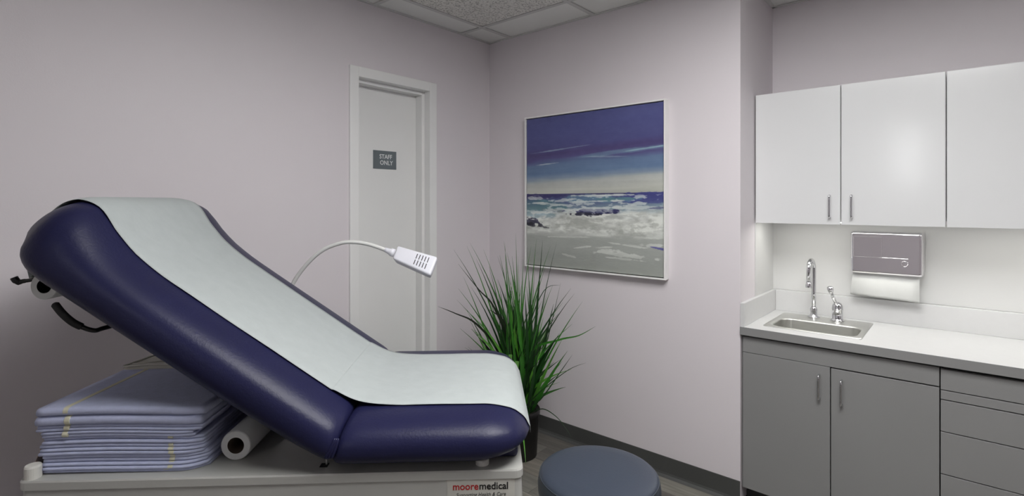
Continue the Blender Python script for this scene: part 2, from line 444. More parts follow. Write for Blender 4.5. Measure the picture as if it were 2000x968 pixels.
def paint_sea():
    NX, NY = 330, 330
    U, V = np.meshgrid(np.linspace(0, 1, NX), np.linspace(0, 1, NY))
    sm = lambda a, b, x: (lambda t: t*t*(3-2*t))(np.clip((x-a)/(b-a), 0, 1))
    C = np.zeros((NY, NX, 3))
    n1 = vnoise(U, V, 2.2, 14, 1); n2 = vnoise(U, V, 5, 22, 2); n3 = vnoise(U, V, 14, 30, 3); n4 = vnoise(U, V, 26, 40, 4, 3)
    ns = vnoise(U, V, 1.3, 40, 5); n5 = vnoise(U, V, 30, 60, 6, 3); n6 = vnoise(U, V, 7, 50, 7, 4)
    Vw = V+(n1-.5)*.05
    Vs = Vw+.03*(U-.5)
    stops = [(0, (76, 78, 134)), (.08, (78, 80, 138)), (.2, (74, 74, 130)), (.245, (72, 62, 116)), (.275, (78, 72, 126)), (.31, (92, 112, 150)),
             (.37, (96, 118, 156)), (.40, (124, 138, 162)), (.43, (172, 174, 176)), (.485, (190, 190, 187)), (.515, (176, 177, 172))]
    ks = [s_[0] for s_ in stops]
    sky = np.stack([np.interp(Vs, ks, [s_[1][i] for s_ in stops]) for i in range(3)], -1)
    sky += ((ns-.5)*26*sm(.22, .5, V))[..., None]
    sky += (n2[..., None]-.5)*10
    def blend(col, a):
        nonlocal C
        a = np.clip(a, 0, 1)[..., None]; C = C*(1-a)+np.array(col, float)*a
    def stroke(u0, v0, ru, rv, slope=0, wob=.5, soft=.25, nn=None):
        nn = n3 if nn is None else nn
        du = (U-u0)/ru; dv = (V-v0-slope*(U-u0))/rv
        d = du**2+dv**2+(nn-.5)*5*wob+(n5-.5)*1.6*wob
        return (1-sm(1-soft, 1+soft, d))*(.72+.28*sm(.35, .6, n6))
    C = sky
    blend((120, 160, 178), .5*stroke(.75, .265, .35, .012, -.05, .4, .8, n2))
    blend((150, 168, 190), .7*stroke(.3, .222, .2, .004, -.06, .4, .7, n2))
    blend((196, 204, 212), .8*stroke(.17, .315, .08, .003, -.05, .5, .7, n2))
    blend((160, 178, 196), .6*stroke(.62, .29, .14, .004, .05, .4, .7, n2))
    blend((150, 182, 196), .8*stroke(.93, .255, .16, .004, -.07, .4, .7, n2))
    # sea
    sea = np.stack([np.interp(V+(n1-.5)*.06+(n2-.5)*.03, [.51, .55, .6, .64, .68, .76, .8, .9, 1], a) for a in
                    ((52, 66, 118, 176, 205, 198, 160, 154, 150), (48, 74, 136, 184, 206, 200, 162, 156, 152), (100, 124, 156, 190, 207, 200, 162, 156, 151))], -1)
    ms = sm(.5135, .5155, V)[..., None]
    C = C*(1-ms)+sea*ms
    blend((46, 40, 96), .95*stroke(.15, .533, .32, .018, .02, .5))
    blend((58, 60, 128), .9*stroke(.95, .545, .3, .03, .0, .5))
    blend((74, 110, 124), .85*stroke(.05, .60, .3, .045, -.02, .4, .5))
    blend((110, 150, 170), .7*stroke(.5, .55, .3, .025, 0, .6, .5))
    blend((84, 124, 132), .8*stroke(.68, .553, .13, .012, -.03, .5, .5))
    for (u0, v0, ru, rv, sl) in ((.08, .545, .1, .010, .03), (.5, .53, .14, .006, 0), (.7, .528, .1, .005, 0), (.55, .566, .22, .005, -.02), (.22, .585, .22, .008, .06),
                                 (.05, .58, .12, .004, -.05), (.85, .603, .22, .012, .0), (.55, .61, .18, .008, -.05), (.3, .56, .1, .01, -.1)):
        blend((206, 210, 212), .9*stroke(u0, v0, ru, rv, sl, .7, .35, n4))
    blend((206, 207, 206), .85*stroke(.6, .70, .75, .07, 0, .5, .4, n2))
    blend((200, 202, 202), .8*stroke(.1, .71, .2, .05, .1, .6, .4, n3))
    blend((132, 160, 178), .7*stroke(.08, .655, .14, .03, 0, .6, .4))
    blend((120, 120, 132), .55*stroke(.22, .625, .1, .012, 0, .6, .5))
    blend((50, 50, 98), 1.25*stroke(.55, .630, .19, .017, -.01, .45, .2, n4))
    blend((40, 38, 64), 1.25*stroke(.47, .648, .11, .012, .02, .6, .15, n4))
    blend((62, 64, 110), .8*stroke(.98, .605, .1, .006, -.05, .5))
    blend((60, 58, 84), 1.2*stroke(.035, .70, .075, .025, 0, .8, .15, n4))
    blend((44, 42, 60), .95*stroke(.06, .725, .06, .012, .1, 1.2, .1, n4))
    blend((60, 58, 70), .9*stroke(.15, .738, .05, .006, .1, 1.1, .1, n4))
    fz = sm(.60, .66, V)*(1-sm(.75, .80, V))
    gy = ((n3-.5)*60+(n5-.5)*55+(n6-.5)*50)*fz; C = C+gy[..., None]
    blend((222, 223, 222), .9*sm(.56, .64, n6+(n4-.5)*.5)*fz)
    blend((150, 152, 150), .5*sm(.60, .68, n1+(n4-.5)*.4)*fz)
    fs = sm(.52, .535, V)*(1-sm(.60, .66, V))
    blend((200, 206, 210), .75*sm(.58, .66, n6+(n5-.5)*.5)*fs)
    for (u0, v0, ru, rv, sl) in ((.35, .797, .15, .005, -.03), (.72, .885, .2, .012, .05), (.62, .875, .1, .012, -.08), (.46, .858, .06, .005, -.15), (.60, .852, .07, .004, -.1),
                                 (.8, .832, .12, .006, .08), (.96, .822, .09, .012, -.02), (.36, .92, .05, .006, .15), (.75, .913, .12, .005, .03), (.98, .77, .1, .012, -.05)):
        blend((202, 204, 203), .85*stroke(u0, v0, ru, rv, sl, .8, .4, n4))
    blend((74, 70, 146), .95*stroke(.985, .838, .07, .007, .12, .3, .2))
    C += ((n1-.5)*22*sm(.74, .8, V))[..., None]
    C += ((n4-.5)*8)[..., None]
    return NX, NY, np.clip(C*1.0+np.array([6, 8, 3]), 0, 255)/255

NX, NY, CC = paint_sea()
cw0, cw1, cz0, cz1 = -hw+fw+.005, hw-fw-.005, fw+.005, hh-fw-.005
verts = []; 
for j in range(NY):
    for i in range(NX):
        verts.append((cw0+(cw1-cw0)*i/(NX-1), -.034, cz1-(cz1-cz0)*j/(NY-1)))
faces = [(j*NX+i, (j+1)*NX+i, (j+1)*NX+i+1, j*NX+i+1) for j in range(NY-1) for i in range(NX-1)]
nb = len(verts)
border = [i for i in range(NX)]+[j*NX+NX-1 for j in range(1, NY)]+[(NY-1)*NX+i for i in range(NX-2, -1, -1)]+[j*NX for j in range(NY-2, 0, -1)]
bk = {}
for b_ in border:
    bk[b_] = len(verts); x_, _, z_ = verts[b_]; verts.append((x_, -.012, z_))
for a_, b_ in zip(border, border[1:]+border[:1]): faces.append((a_, b_, bk[b_], bk[a_]))
me = bpy.data.meshes.new('canvas'); me.from_pydata(verts, [], faces); me.update()
ca = me.color_attributes.new('paint', 'FLOAT_COLOR', 'POINT')
lin = np.where(CC <= .04045, CC/12.92, ((CC+.055)/1.055)**2.4).reshape(-1, 3)
full = np.ones((len(verts), 4), np.float32); full[:nb, :3] = lin
for b_, k_ in bk.items(): full[k_, :3] = lin[b_]
ca.data.foreach_set('color', full.ravel())
cm = mat('canvas_oil_paint', (.5, .5, .5, 1), .45, bump=.35, bscale=45, stretch=(1, 1, 5))
an = cm.node_tree.nodes.new('ShaderNodeAttribute'); an.attribute_name = 'paint'
cm.node_tree.links.new(an.outputs['Color'], cm.node_tree.nodes['Principled BSDF'].inputs['Base Color'])
me.materials.append(cm)
co = bpy.data.objects.new('canvas', me); COL.objects.link(co); co.parent = pt

# ------------------------------------------------------------------ cabinets
def handle(parent, x, yf, z0, z1, name='handle'):
    bm = bmesh.new()
    p = smooth_path([(x, yf, z1), (x, yf-.018, z1), (x, yf-.0245, z1-.007), (x, yf-.0245, (z0+z1)/2), (x, yf-.0245, z0+.007), (x, yf-.018, z0), (x, yf, z0)], 5)
    tube(bm, p, .0042, 10)
    return obj(name, bm, M['chrome'], parent, smooth=True)

UX = [XS+.004, -.417, -.0575, .302, .66]
UY, UZ0, UZ1 = 2.708, 1.279, 1.900
def upper(i0, label):
    x0, x1 = UX[i0], UX[i0+2]; xm = UX[i0+1]
    t = thing('upper_cabinet', label, 'cabinet', ((x0+x1)/2, YC, UZ0), 0, 'white upper cabinets over the sink counter')
    ox, oy, oz = t.location
    bm = bmesh.new(); box(bm, x0+.001-ox, x1-.001-ox, UY+.021-oy, YC-.006-oy, .022, UZ1-UZ0-.001)
    obj('cabinet_body', bm, M['white_lam'], t)
    for a, b, hx in ((x0, xm, xm-.0413), (xm, x1, xm+.0417)):
        bm = bmesh.new(); box(bm, a+.0022-ox, b-.0022-ox, UY-oy, UY+.019-oy, 0, UZ1-UZ0)
        d = obj('door', bm, M['white_lam'], t, bevel=.0015)
        handle(d, hx-ox, UY-oy, .0336, .130)
upper(0, 'white upper cabinet with two handled doors above the sink')
upper(2, 'white upper cabinet at the right, cut off by the picture edge')

# under cabinet light strips
for x0, x1, lb in ((-.72, -.12, 'thin light strip under the left upper cabinet'), (-.0, .6, 'thin light strip under the right upper cabinet')):
    t = thing('under_cabinet_light', lb, 'light strip', ((x0+x1)/2, UY+.07, UZ0+.022), 0)
    L = (x1-x0)/2
    bm = bmesh.new(); box(bm, -L, L, -.03, .03, -.012, .001); obj('housing', bm, M['trimwhite'], t)
    bm = bmesh.new(); box(bm, -L+.01, L-.01, -.024, .024, -.0155, -.012); obj('diffuser', bm, emit('under_cabinet_glow', (1, .99, .93, 1), UNDER_CAB_POWER), t)

BX = [-.772, -.4233, -.0707, .46]
BY = 2.510; CT = .811; CTB = .775
bt = thing('base_cabinet', 'grey base cabinet with two doors under the sink', 'cabinet', ((BX[0]+BX[2])/2, YC, 0))
ox, oy, _ = bt.location
def part_box(name, par, x0, x1, ya, yb, z0, z1, m, bevel=.0012):
    l = par.location if par.parent is None else Vector((0, 0, 0))
    px, py, pz = bt_off[par.name]
    bm = bmesh.new(); box(bm, x0-px, x1-px, ya-py, yb-py, z0-pz, z1-pz)
    return obj(name, bm, m, par, bevel=bevel)
bt_off = {bt.name: tuple(bt.location)}
bm = bmesh.new()
for a in ((XS+.002, XS+.02, BY+.021, YC-.004, .09, .768), (BX[2]-.018, BX[2]-.0005, BY+.021, YC-.004, .09, .768), (XS+.02, BX[2]-.018, YC-.012, YC-.004, .09, .768),
          (XS+.02, BX[2]-.018, BY+.021, YC-.012, .09, .108), (XS+.02, BX[2]-.018, BY+.021, BY+.039, .69, .768)):
    box(bm, a[0]-ox, a[1]-ox, a[2]-oy, a[3]-oy, a[4], a[5])
obj('cabinet_body', bm, M['carcass'], bt)
part_box('toe_kick', bt, XS+.002, BX[2]-.0005, BY+.075, YC-.03, 0, .09, M['kick'])
part_box('filler_strip', bt, XS+.003, BX[0]-.002, BY+.004, BY+.02, .073, .766, M['grey_lam'])
part_box('false_drawer_front', bt, BX[0], BX[2]-.002, BY, BY+.019, .6945, .765, M['grey_lam'])
d1 = part_box('door', bt, BX[0], BX[1]-.0018, BY, BY+.019, .073, .6925, M['grey_lam'])
handle(d1, -.4634-ox, BY-oy, .556, .6545)
d2 = part_box('door', bt, BX[1]+.0018, BX[2]-.002, BY, BY+.019, .073, .6895, M['grey_lam'])
handle(d2, -.3829-ox, BY-oy, .549, .649)
dw = thing('drawer_cabinet', 'grey drawer cabinet to the right of the sink cabinet', 'cabinet', ((BX[2]+BX[3])/2, YC, 0))
bt_off[dw.name] = tuple(dw.location)
part_box('cabinet_body', dw, BX[2]+.0005, BX[3], BY+.021, YC-.004, .09, .768, M['carcass'])
part_box('toe_kick', dw, BX[2]+.0005, BX[3], BY+.075, YC-.03, 0, .09, M['kick'])
zs = [(.6848, .7605), (.6493, .6815), (.531, .6458), (.3735, .5278), (.216, .3703), (.073, .2128)]
for k, (a, b) in enumerate(zs):
    part_box('rail' if k == 1 else 'drawer', dw, BX[2]+.0015, BX[3]-.002, BY, BY+.019, a, b, M['grey_lam'])
dw2 = thing('base_cabinet', 'grey base cabinet beyond the drawers, outside the picture', 'cabinet', (.9, YC, 0))
bt_off[dw2.name] = tuple(dw2.location)
part_box('cabinet_body', dw2, BX[3]+.002, 1.36, BY+.021, YC-.004, .09, .768, M['carcass'])
part_box('toe_kick', dw2, BX[3]+.002, 1.36, BY+.075, YC-.03, 0, .09, M['kick'])
part_box('door', dw2, BX[3]+.002, .908, BY, BY+.019, .073, .765, M['grey_lam'])
part_box('door', dw2, .912, 1.36, BY, BY+.019, .073, .765, M['grey_lam'])

# countertop with sink cut-out and splash
SX0, SX1, SY0, SY1 = -.705, -.324, 2.576, 2.956
ct = thing('countertop', 'white countertop with grey front edge and low splash', 'countertop', (.29, YC, CTB))
cx_, cy_, cz_ = ct.location
bm = bmesh.new()
CX1 = 1.36; YF_ = 2.490
hx0, hx1, hy0, hy1 = SX0+.015, SX1-.015, SY0+.015, SY1-.02
for a in ((XS+.001, hx0, YF_+.0012, YC-.001), (hx1, CX1, YF_+.0012, YC-.001), (hx0, hx1, YF_+.0012, hy0), (hx0, hx1, hy1, YC-.001)):
    box(bm, a[0]-cx_, a[1]-cx_, a[2]-cy_, a[3]-cy_, 0, CT-CTB)
obj('worktop', bm, M['counter'], ct)
bm = bmesh.new(); box(bm, XS+.0005-cx_, CX1-cx_, YF_-cy_, YF_+.001-cy_, 0, CT-CTB-.0003); o = obj('front_edge', bm, M['grey_lam'], ct); o['label'] = 'grey front edge strip'
bm = bmesh.new(); box(bm, XS+.02-cx_, CX1-cx_, YC-.02-cy_, YC-.001-cy_, CT-CTB, .919-CTB); obj('back_splash', bm, M['counter'], ct, bevel=.0015)
bm = bmesh.new(); box(bm, XS+.001-cx_, XS+.0195-cx_, YF_+.004-cy_, YC-.001-cy_, CT-CTB, .919-CTB); obj('side_splash', bm, M['counter'], ct, bevel=.0015)

# sink
sk = thing('sink', 'small rectangular stainless steel sink in the white countertop', 'sink', ((SX0+SX1)/2, (SY0+SY1)/2, CT))
hx, hy = (SX1-SX0)/2, (SY1-SY0)/2
sxo, syo = sk.location.x, sk.location.y
def rr(x0, x1, y0, y1, r, z): return [(px-sxo, py-syo, z) for px, py in rrect(x0, x1, y0, y1, r)]
bm = bmesh.new()
b0, b1, c0, c1 = -.678, -.350, 2.606, 2.812
loops(bm, [rr(SX0, SX1, SY0, SY1, .012, .0005), rr(SX0, SX1, SY0, SY1, .012, .003), rr(SX0+.006, SX1-.006, SY0+.006, SY1-.006, .012, .0048),
           rr(b0-.014, b1+.014, c0-.014, c1+.014, .05, .0036), rr(b0-.004, b1+.004, c0-.004, c1+.004, .048, .0022), rr(b0, b1, c0, c1, .045, -.004),
           rr(b0+.004, b1-.004, c0+.004, c1-.004, .045, -.12), rr(b0+.012, b1-.012, c0+.012, c1-.012, .04, -.142), rr(b0+.035, b1-.035, c0+.035, c1-.035, .03, -.148),
           rr(b0+.12, b1-.12, c0+.075, c1-.075, .012, -.150)], cap0=False)
o = obj('basin', bm, M['steel'], sk, smooth=True)
o.modifiers.new('wn', 'WEIGHTED_NORMAL')
bm = bmesh.new(); lathe(bm, [(0, -.147), (.03, -.147), (.034, -.149), (.034, -.1515), (0, -.1515)], 24); obj('drain', bm, M['chrome'], sk, smooth=True)

# gooseneck faucet
fx, fy = -.563, 2.915
fc = thing('faucet', 'chrome gooseneck faucet at the back of the sink', 'faucet', (fx, fy, CT+.0048))
bm = bmesh.new(); lathe(bm, [(0, 0), (.027, 0), (.027, .004), (.02, .008), (.016, .012), (.0145, .02), (.0165, .034), (.0165, .04), (.012, .048), (.0105, .052), (0, .052)], 28)
obj('base', bm, M['chrome'], fc, smooth=True)
top = 1.099-CT-.0048
R = .046
pts = [(0, 0, .03), (0, 0, .12), (0, 0, top-R)]+[(-.004*(1-math.cos(a))/2, -R+R*math.cos(a), top-R+R*math.sin(a)) for a in [PI*k/14 for k in range(1, 14)]]+[(-.004, -2*R, top-R), (-.004, -2*R, top-R-.07)]
bm = bmesh.new(); tube(bm, pts, .0098, 18); obj('spout', bm, M['chrome'], fc, smooth=True)
bm = bmesh.new(); lathe(bm, [(0, .0), (.0125, .0), (.0135, .003), (.0135, .014), (.0115, .02), (.0115, .026), (0, .026)], 24, (-.004, -2*R, top-R-.083)); obj('aerator', bm, M['chrome'], fc, smooth=True)

# single lever valve
vx, vy = -.461, 2.902
vl = thing('faucet_valve', 'chrome single lever mixing valve on the sink rim, right of the gooseneck', 'faucet', (vx, vy, CT+.0048))
bm = bmesh.new(); lathe(bm, [(0, 0), (.029, 0), (.029, .003), (.025, .007), (.0225, .01), (.0225, .052), (.0235, .053), (.0235, .057), (.0225, .058), (.0225, .062),
                             (.021, .073), (.015, .083), (.006, .088), (0, .089)], 32)
obj('valve_body', bm, M['chrome'], vl, smooth=True)
bm = bmesh.new(); tube(bm, smooth_path([(0, 0, .07), (-.004, -.02, .088), (-.010, -.045, .115), (-.015, -.066, .15)], 5), [.0095]*5+[.0075]*6+[.007]*5, 12)
lv = obj('lever', bm, M['chrome'], vl, smooth=True)
bm = bmesh.new(); tube(bm, [(-.0135, -.060, .132), (-.015, -.066, .142), (-.0165, -.072, .155), (-.0175, -.076, .166), (-.018, -.078, .169)], [.006, .0105, .0135, .0125, .004], 14)
obj('lever_paddle', bm, M['chrome'], lv, smooth=True)

# paper towel dispenser
dx0, dx1, dz0, dz1 = -.413, -.1425, 1.046, 1.242
dp = thing('towel_dispenser', 'polished chrome paper towel dispenser on the wall under the cabinets', 'dispenser', ((dx0+dx1)/2, YC-.005, dz0))
hx = (dx1-dx0)/2; hz = dz1-dz0
def ring(x, z, r, yy): return [(px, yy, pz) for px, pz in rrect(-hx+x, hx-x, z, hz-z, r, 4)]
bm = bmesh.new()
loops(bm, [ring(-.004, -.002, .008, 0), ring(-.004, -.002, .008, -.02), ring(0, 0, .008, -.085), ring(.003, .003, .008, -.093), ring(.009, .009, .006, -.096), ring(.012, .012, .004, -.0945)], cap0=True)
o = obj('case', bm, M['chrome_disp'], dp, smooth=True); o.modifiers.new('wn', 'WEIGHTED_NORMAL')
bm = bmesh.new(); box(bm, -hx+.012, -.012, -.0972, -.094, .078, hz-.022); obj('embossed_panel', bm, M['chrome_disp'], dp, bevel=.0015)
bm = bmesh.new(); box(bm, -.012, .085, -.0962, -.094, .0765, .0795); obj('embossed_line', bm, M['chrome_disp'], dp, bevel=.0008)
bm = bmesh.new()
for r_, (z_, n_, x_) in enumerate(((.068, 8, -.098), (.056, 20, -.098), (.036, 22, -.06))):
    for k in range(n_):
        if random.random() < .15: continue
        xx = x_+k*.0062; h_ = random.uniform(.002, .005)
        box(bm, xx, xx+.004, -.0955, -.094, z_, z_+h_)
obj('embossed_marks', bm, M['chrome_disp'], dp)
bm = bmesh.new(); tube(bm, [(.072+.012*math.cos(a), -.0948, .056+.012*math.sin(a)) for a in [2*PI*k/16 for k in range(17)]], .0012, 6)
obj('embossed_emblem', bm, M['chrome_disp'], dp, smooth=True)
tw = obj('paper_towel', bmesh.new(), M['roll_paper'])
bm = bmesh.new(); N = 14
for s_ in range(N+1):
    t_ = s_/N; zz = 1.06-.118*t_; yy = YC-.066-.02*math.sin(t_*2.2)
    for k, xx in enumerate((-.405, -.30, -.20, -.154)):
        bm.verts.new((xx-.01*t_*(k == 0), yy-.002*math.sin(k*2), zz-(.004*t_*k)))
bm.verts.ensure_lookup_table()
for s_ in range(N):
    for k in range(3): bm.faces.new([bm.verts[i] for i in (s_*4+k, s_*4+k+1, s_*4+k+5, s_*4+k+4)])
bm.to_mesh(tw.data); bm.free()
for p in tw.data.polygons: p.use_smooth = True
so = tw.modifiers.new('solid', 'SOLIDIFY'); so.thickness = .0015
tag(tw, 'white paper towel hanging out of the chrome dispenser', 'paper towel')

# ------------------------------------------------------------------ exam table
FW = Vector((-math.sin(YAW), math.cos(YAW), 0)); RT = Vector((math.cos(YAW), math.sin(YAW), 0))
def cw(r, d, z): return RT*r+FW*d+Vector((0, 0, z))
TYAW = YAW+math.radians(2.8)
TB = cw(-.45, 1.617, 0)
TX = Matrix.Translation(TB) @ Matrix.Rotation(TYAW, 4, 'Z')
def tw_(l, w_, z): return TX @ Vector((l, w_, z))
et = thing('exam_table', 'navy blue padded exam table with raised backrest on a beige base', 'exam table', TB, TYAW)
DK = .704
LW = .32
LL, LR = -.764, .464
# base box with a flared right end
bm = bmesh.new()
r0 = [(px, py, DK-.022) for px, py in rrect(LL+.005, LR-.004, -LW+.004, LW-.004, .02)]
r1 = [(px+(.03 if px > 0 else 0), py, .12) for px, py, _ in r0]
loops(bm, [r1, r0])
obj('base_body', bm, M['enamel'], et, bevel=0)
bm = bmesh.new(); box(bm, LL+.06, LR-.05, -LW+.05, LW-.05, 0, .12); obj('plinth', bm, M['carcass'], et)
# deck: notch at the right end
bm = bmesh.new()
dk = rrect(LL, LR, -LW, LW, .022, 5)
loops(bm, [[(px, py, DK-.022) for px, py in dk], [(px, py, DK-.004) for px, py in dk], [(px*(1-.003), py*(1-.006), DK) for px, py in dk]])
o = obj('deck', bm, M['enamel'], et)
bx('leg_rest_pad', LR-.30, LR-.010, -LW+.060, LW-.075, DK+.0005, DK+.075, M['navy_dark'], et, bevel=.012, seg=3)
# cushions
BA = math.radians(34.5)
HZ = .772
SH = math.tan(BA/2)
def sup(th, a, bt_, bb, n=6.0, m=2.3):
    c_, s_ = math.cos(th), math.sin(th)
    if s_ > 0: return a*math.copysign(abs(c_)**(2/n), c_), bt_*s_**(2/m)
    return a*math.copysign(abs(c_)**(2/5.5), c_), -bb*abs(s_)**(2/2.7)
def cushion(name, stations, to_world, sgn_shear, par, m=M['navy']):
    """stations: (s, half width, top half height, bottom half height, shear factor)"""
    bm = bmesh.new(); rings = []
    NT = 72
    for (s_, a, tt, bb, sh, dn) in stations:
        rg = []
        for k in range(NT):
            yy, nn = sup(2*PI*(k+.5)/NT, a, tt, bb)
            rg.append(to_world(s_+sh*nn*SH, yy, nn+dn))
        rings.append(rg)
    loops(bm, rings)
    return obj(name, bm, m, par, smooth=True)
bdir = (-math.cos(BA), math.sin(BA)); bnor = (math.sin(BA), math.cos(BA))
def back_w(s_, yy, nn): return (bdir[0]*s_+bnor[0]*nn, yy, HZ+bdir[1]*s_+bnor[1]*nn)
def seat_w(s_, yy, nn): return (s_, yy, HZ+nn)
def interp(x, tab):
    """monotone cubic through the table"""
    n = len(tab)
    if x <= tab[0][0]: return tab[0][1]
    if x >= tab[-1][0]: return tab[-1][1]
    d = [(tab[i+1][1]-tab[i][1])/(tab[i+1][0]-tab[i][0]) for i in range(n-1)]
    m = [d[0]]+[(0 if d[i-1]*d[i] <= 0 else 2*d[i-1]*d[i]/(d[i-1]+d[i])) for i in range(1, n-1)]+[d[-1]]
    for i in range(n-1):
        if x <= tab[i+1][0]:
            h_ = tab[i+1][0]-tab[i][0]; t = (x-tab[i][0])/h_
            return tab[i][1]*(2*t**3-3*t*t+1)+h_*m[i]*(t**3-2*t*t+t)+tab[i+1][1]*(3*t*t-2*t**3)+h_*m[i+1]*(t**3-t*t)
SA = .365; PADY = .014
def nt_back(s_): return interp(s_, [(0, .068), (.3, .070), (.60, .073), (.70, .082), (.78, .104), (.86, .134), (.90, .124), (.93, .095), (.945, .05), (.95, .012)])
def nb_back(s_): return interp(s_, [(0, .058), (.12, .074), (.3, .080), (.80, .082), (.86, .080), (.90, .062), (.925, .034), (.942, .012), (.95, .003)])
def a_back(s_): return interp(s_, [(0, SA), (.82, SA), (.88, .35), (.915, .318), (.94, .285), (.95, .255)])
def nt_seat(s_): return interp(s_, [(0, .066), (.36, .066), (.43, .056), (.47, .032), (.485, .004)])
def nb_seat(s_): return interp(s_, [(0, .062), (.33, .062), (.42, .044), (.47, .018), (.485, .003)])
def a_seat(s_): return interp(s_, [(0, SA), (.37, SA), (.435, .345), (.472, .30), (.485, .255)])
def crease(s_): return .80+.2*min(1, (max(0, s_)/.035))**.5
def mk(fa, ft, fb, L):
    out = []
    ss = [0, .002, .006, .012, .02, .035, .06]+[.06+(L-.16)*k/22 for k in range(1, 23)]+[L-.10+.10*math.sin(PI/2*k/12) for k in range(1, 13)]
    for s_ in ss:
        k = crease(s_); sh = max(0, 1-s_/.3)
        q = 1-min(1, s_/.03); q = 1-(1-q*q)**.5
        out.append((s_, fa(s_)*(1-.06*q), ft(s_)*(1-.22*q), fb(s_)*(1-.16*q), sh, 0))
    return out
def back_lobe(s_, yy, nn):
    if s_ > .9: s_ -= .012*math.exp(-((nn+.012)/.012)**2)*(s_-.9)/.05
    return back_w(s_, yy+PADY, nn)
cushion('backrest', mk(a_back, nt_back, nb_back, .950), back_lobe, 1, et)
cushion('seat_cushion', mk(a_seat, nt_seat, nb_seat, .485), lambda s_, y_, n_: seat_w(s_, y_+PADY, n_), 1, et)
# gathered pleats at the joint
for k in range(3):
    bm = bmesh.new()
    p = smooth_path([(-.012+.008*k-.010, -SA+PADY+.0065, HZ-.018), (-.007+.006*k-.002, -SA+PADY+.0055, HZ+.004), (.002+.004*k, -SA+PADY+.0105, HZ+.030)], 5)
    tube(bm, p, [.0018]+[.004]*5+[.0042]*4+[.0015], 8)
    obj('pleat', bm, M['navy'], et, smooth=True)

# small hardware on the deck
for (l, w_, nm) in ((-.738, -.300, 'bumper'), (.36, -.285, 'bumper'), (-.737, .288, 'bumper')):
    h_ = .032 if l < 0 else .014
    bm = bmesh.new(); lathe(bm, [(0, 0), (.0172, 0), (.0172, h_-.005), (.0155, h_-.001), (.013, h_), (0, h_)], 24)
    obj(nm, bm, M['rubber_white'], et, smooth=False, loc=(l, w_, DK))
bm = bmesh.new(); box(bm, -.042, -.038, -.272, -.262, DK, DK+.024); box(bm, -.042, -.030, -.272, -.262, DK+.02, DK+.024)
obj('bracket', bm, M['steel'], et)
bm = bmesh.new(); box(bm, -.054, -.034, -.285, -.264, DK, DK+.0006); obj('bracket_slot', bm, M['dark'], et)
# backrest support frame beneath the pad, and the grip handles
bm = bmesh.new()
def bw3(s_, yy, nn): return back_w(s_, yy, nn)
for w_ in (.2,):
    tube(bm, [bw3(.50, w_, -.085), bw3(.95-.1, w_, -.085)], .010, 10)
tube(bm, [bw3(.5, w_, -.085), (-.3, w_, DK+.01)], .010, 10)
obj('support_strut', bm, M['carcass'], et, smooth=True)
def inv(r, d, z):
    v = TX.inverted() @ cw(r, d, z); return (v.x, v.y, v.z)
def cpx(px, py, Z): return inv((px-1000)/1022*Z, Z, CAM_H+(396.5-py)/1022*Z)
hp = smooth_path([cpx(106, 592, 1.28), cpx(122, 612, 1.28), cpx(142, 629, 1.29), cpx(160, 638, 1.30)], 6)
bm = bmesh.new(); tube(bm, hp, [.005]+[.0086]*(len(hp)-2)+[.0078], 14)
grip = obj('handle_grip', bm, M['foam'], None, smooth=True)
hr = smooth_path([cpx(154, 635, 1.295), cpx(170, 642, 1.305), cpx(186, 645, 1.315), cpx(200, 641, 1.335), cpx(225, 634, 1.36), cpx(285, 615, 1.40)], 6)
bm = bmesh.new(); tube(bm, hr, .0058, 12)
hd = obj('handle', bm, M['black_plastic'], et, smooth=True)
grip.parent = hd

# ------------------------------------------------------------------ exam paper: roll under the head end + sheet over the pads
PWH = .232
ep = thing('exam_paper', 'white exam paper pulled from a roll over the navy table pads', 'paper', TB, TYAW)
rc = back_w(.853, 0, -.1145)
def torus_roll(bm, r_out, r_in, L, n=36, mi=(0, 1)):
    lathe(bm, [(r_in, 0), (r_in+.002, 0), (r_out-.002, 0), (r_out, .002), (r_out, L-.002), (r_out-.002, L), (r_in, L)], n, mi=mi[0])
    lathe(bm, [(r_in, L), (r_in, 0)], n, mi=mi[1])
bm = bmesh.new(); torus_roll(bm, .0345, .0180, 2*PWH)
o = obj('paper_roll', bm, [M['roll_paper'], M['black_plastic']], ep, smooth=False); o.location = (rc[0], -PWH, rc[2]); o.rotation_euler = (-PI/2, 0, 0)
for p in o.data.polygons: p.use_smooth = abs(p.normal.z) < .5
def bp2(s_, n_): return (bdir[0]*s_+bnor[0]*n_, HZ+bdir[1]*s_+bnor[1]*n_)
def gfac(yy, a): return max(0, 1-min(1, abs(yy-PADY)/a)**6.0)**(1/2.3)
def offset2(raw, d_):
    out = []
    for j, (a, b) in enumerate(raw):
        a0, b0 = raw[max(j-1, 0)]; a1, b1 = raw[min(j+1, len(raw)-1)]
        d = Vector((a1-a0, b1-b0)).normalized(); out.append((a-d.y*d_, b+d.x*d_))
    return out
NW = 28; cols = []
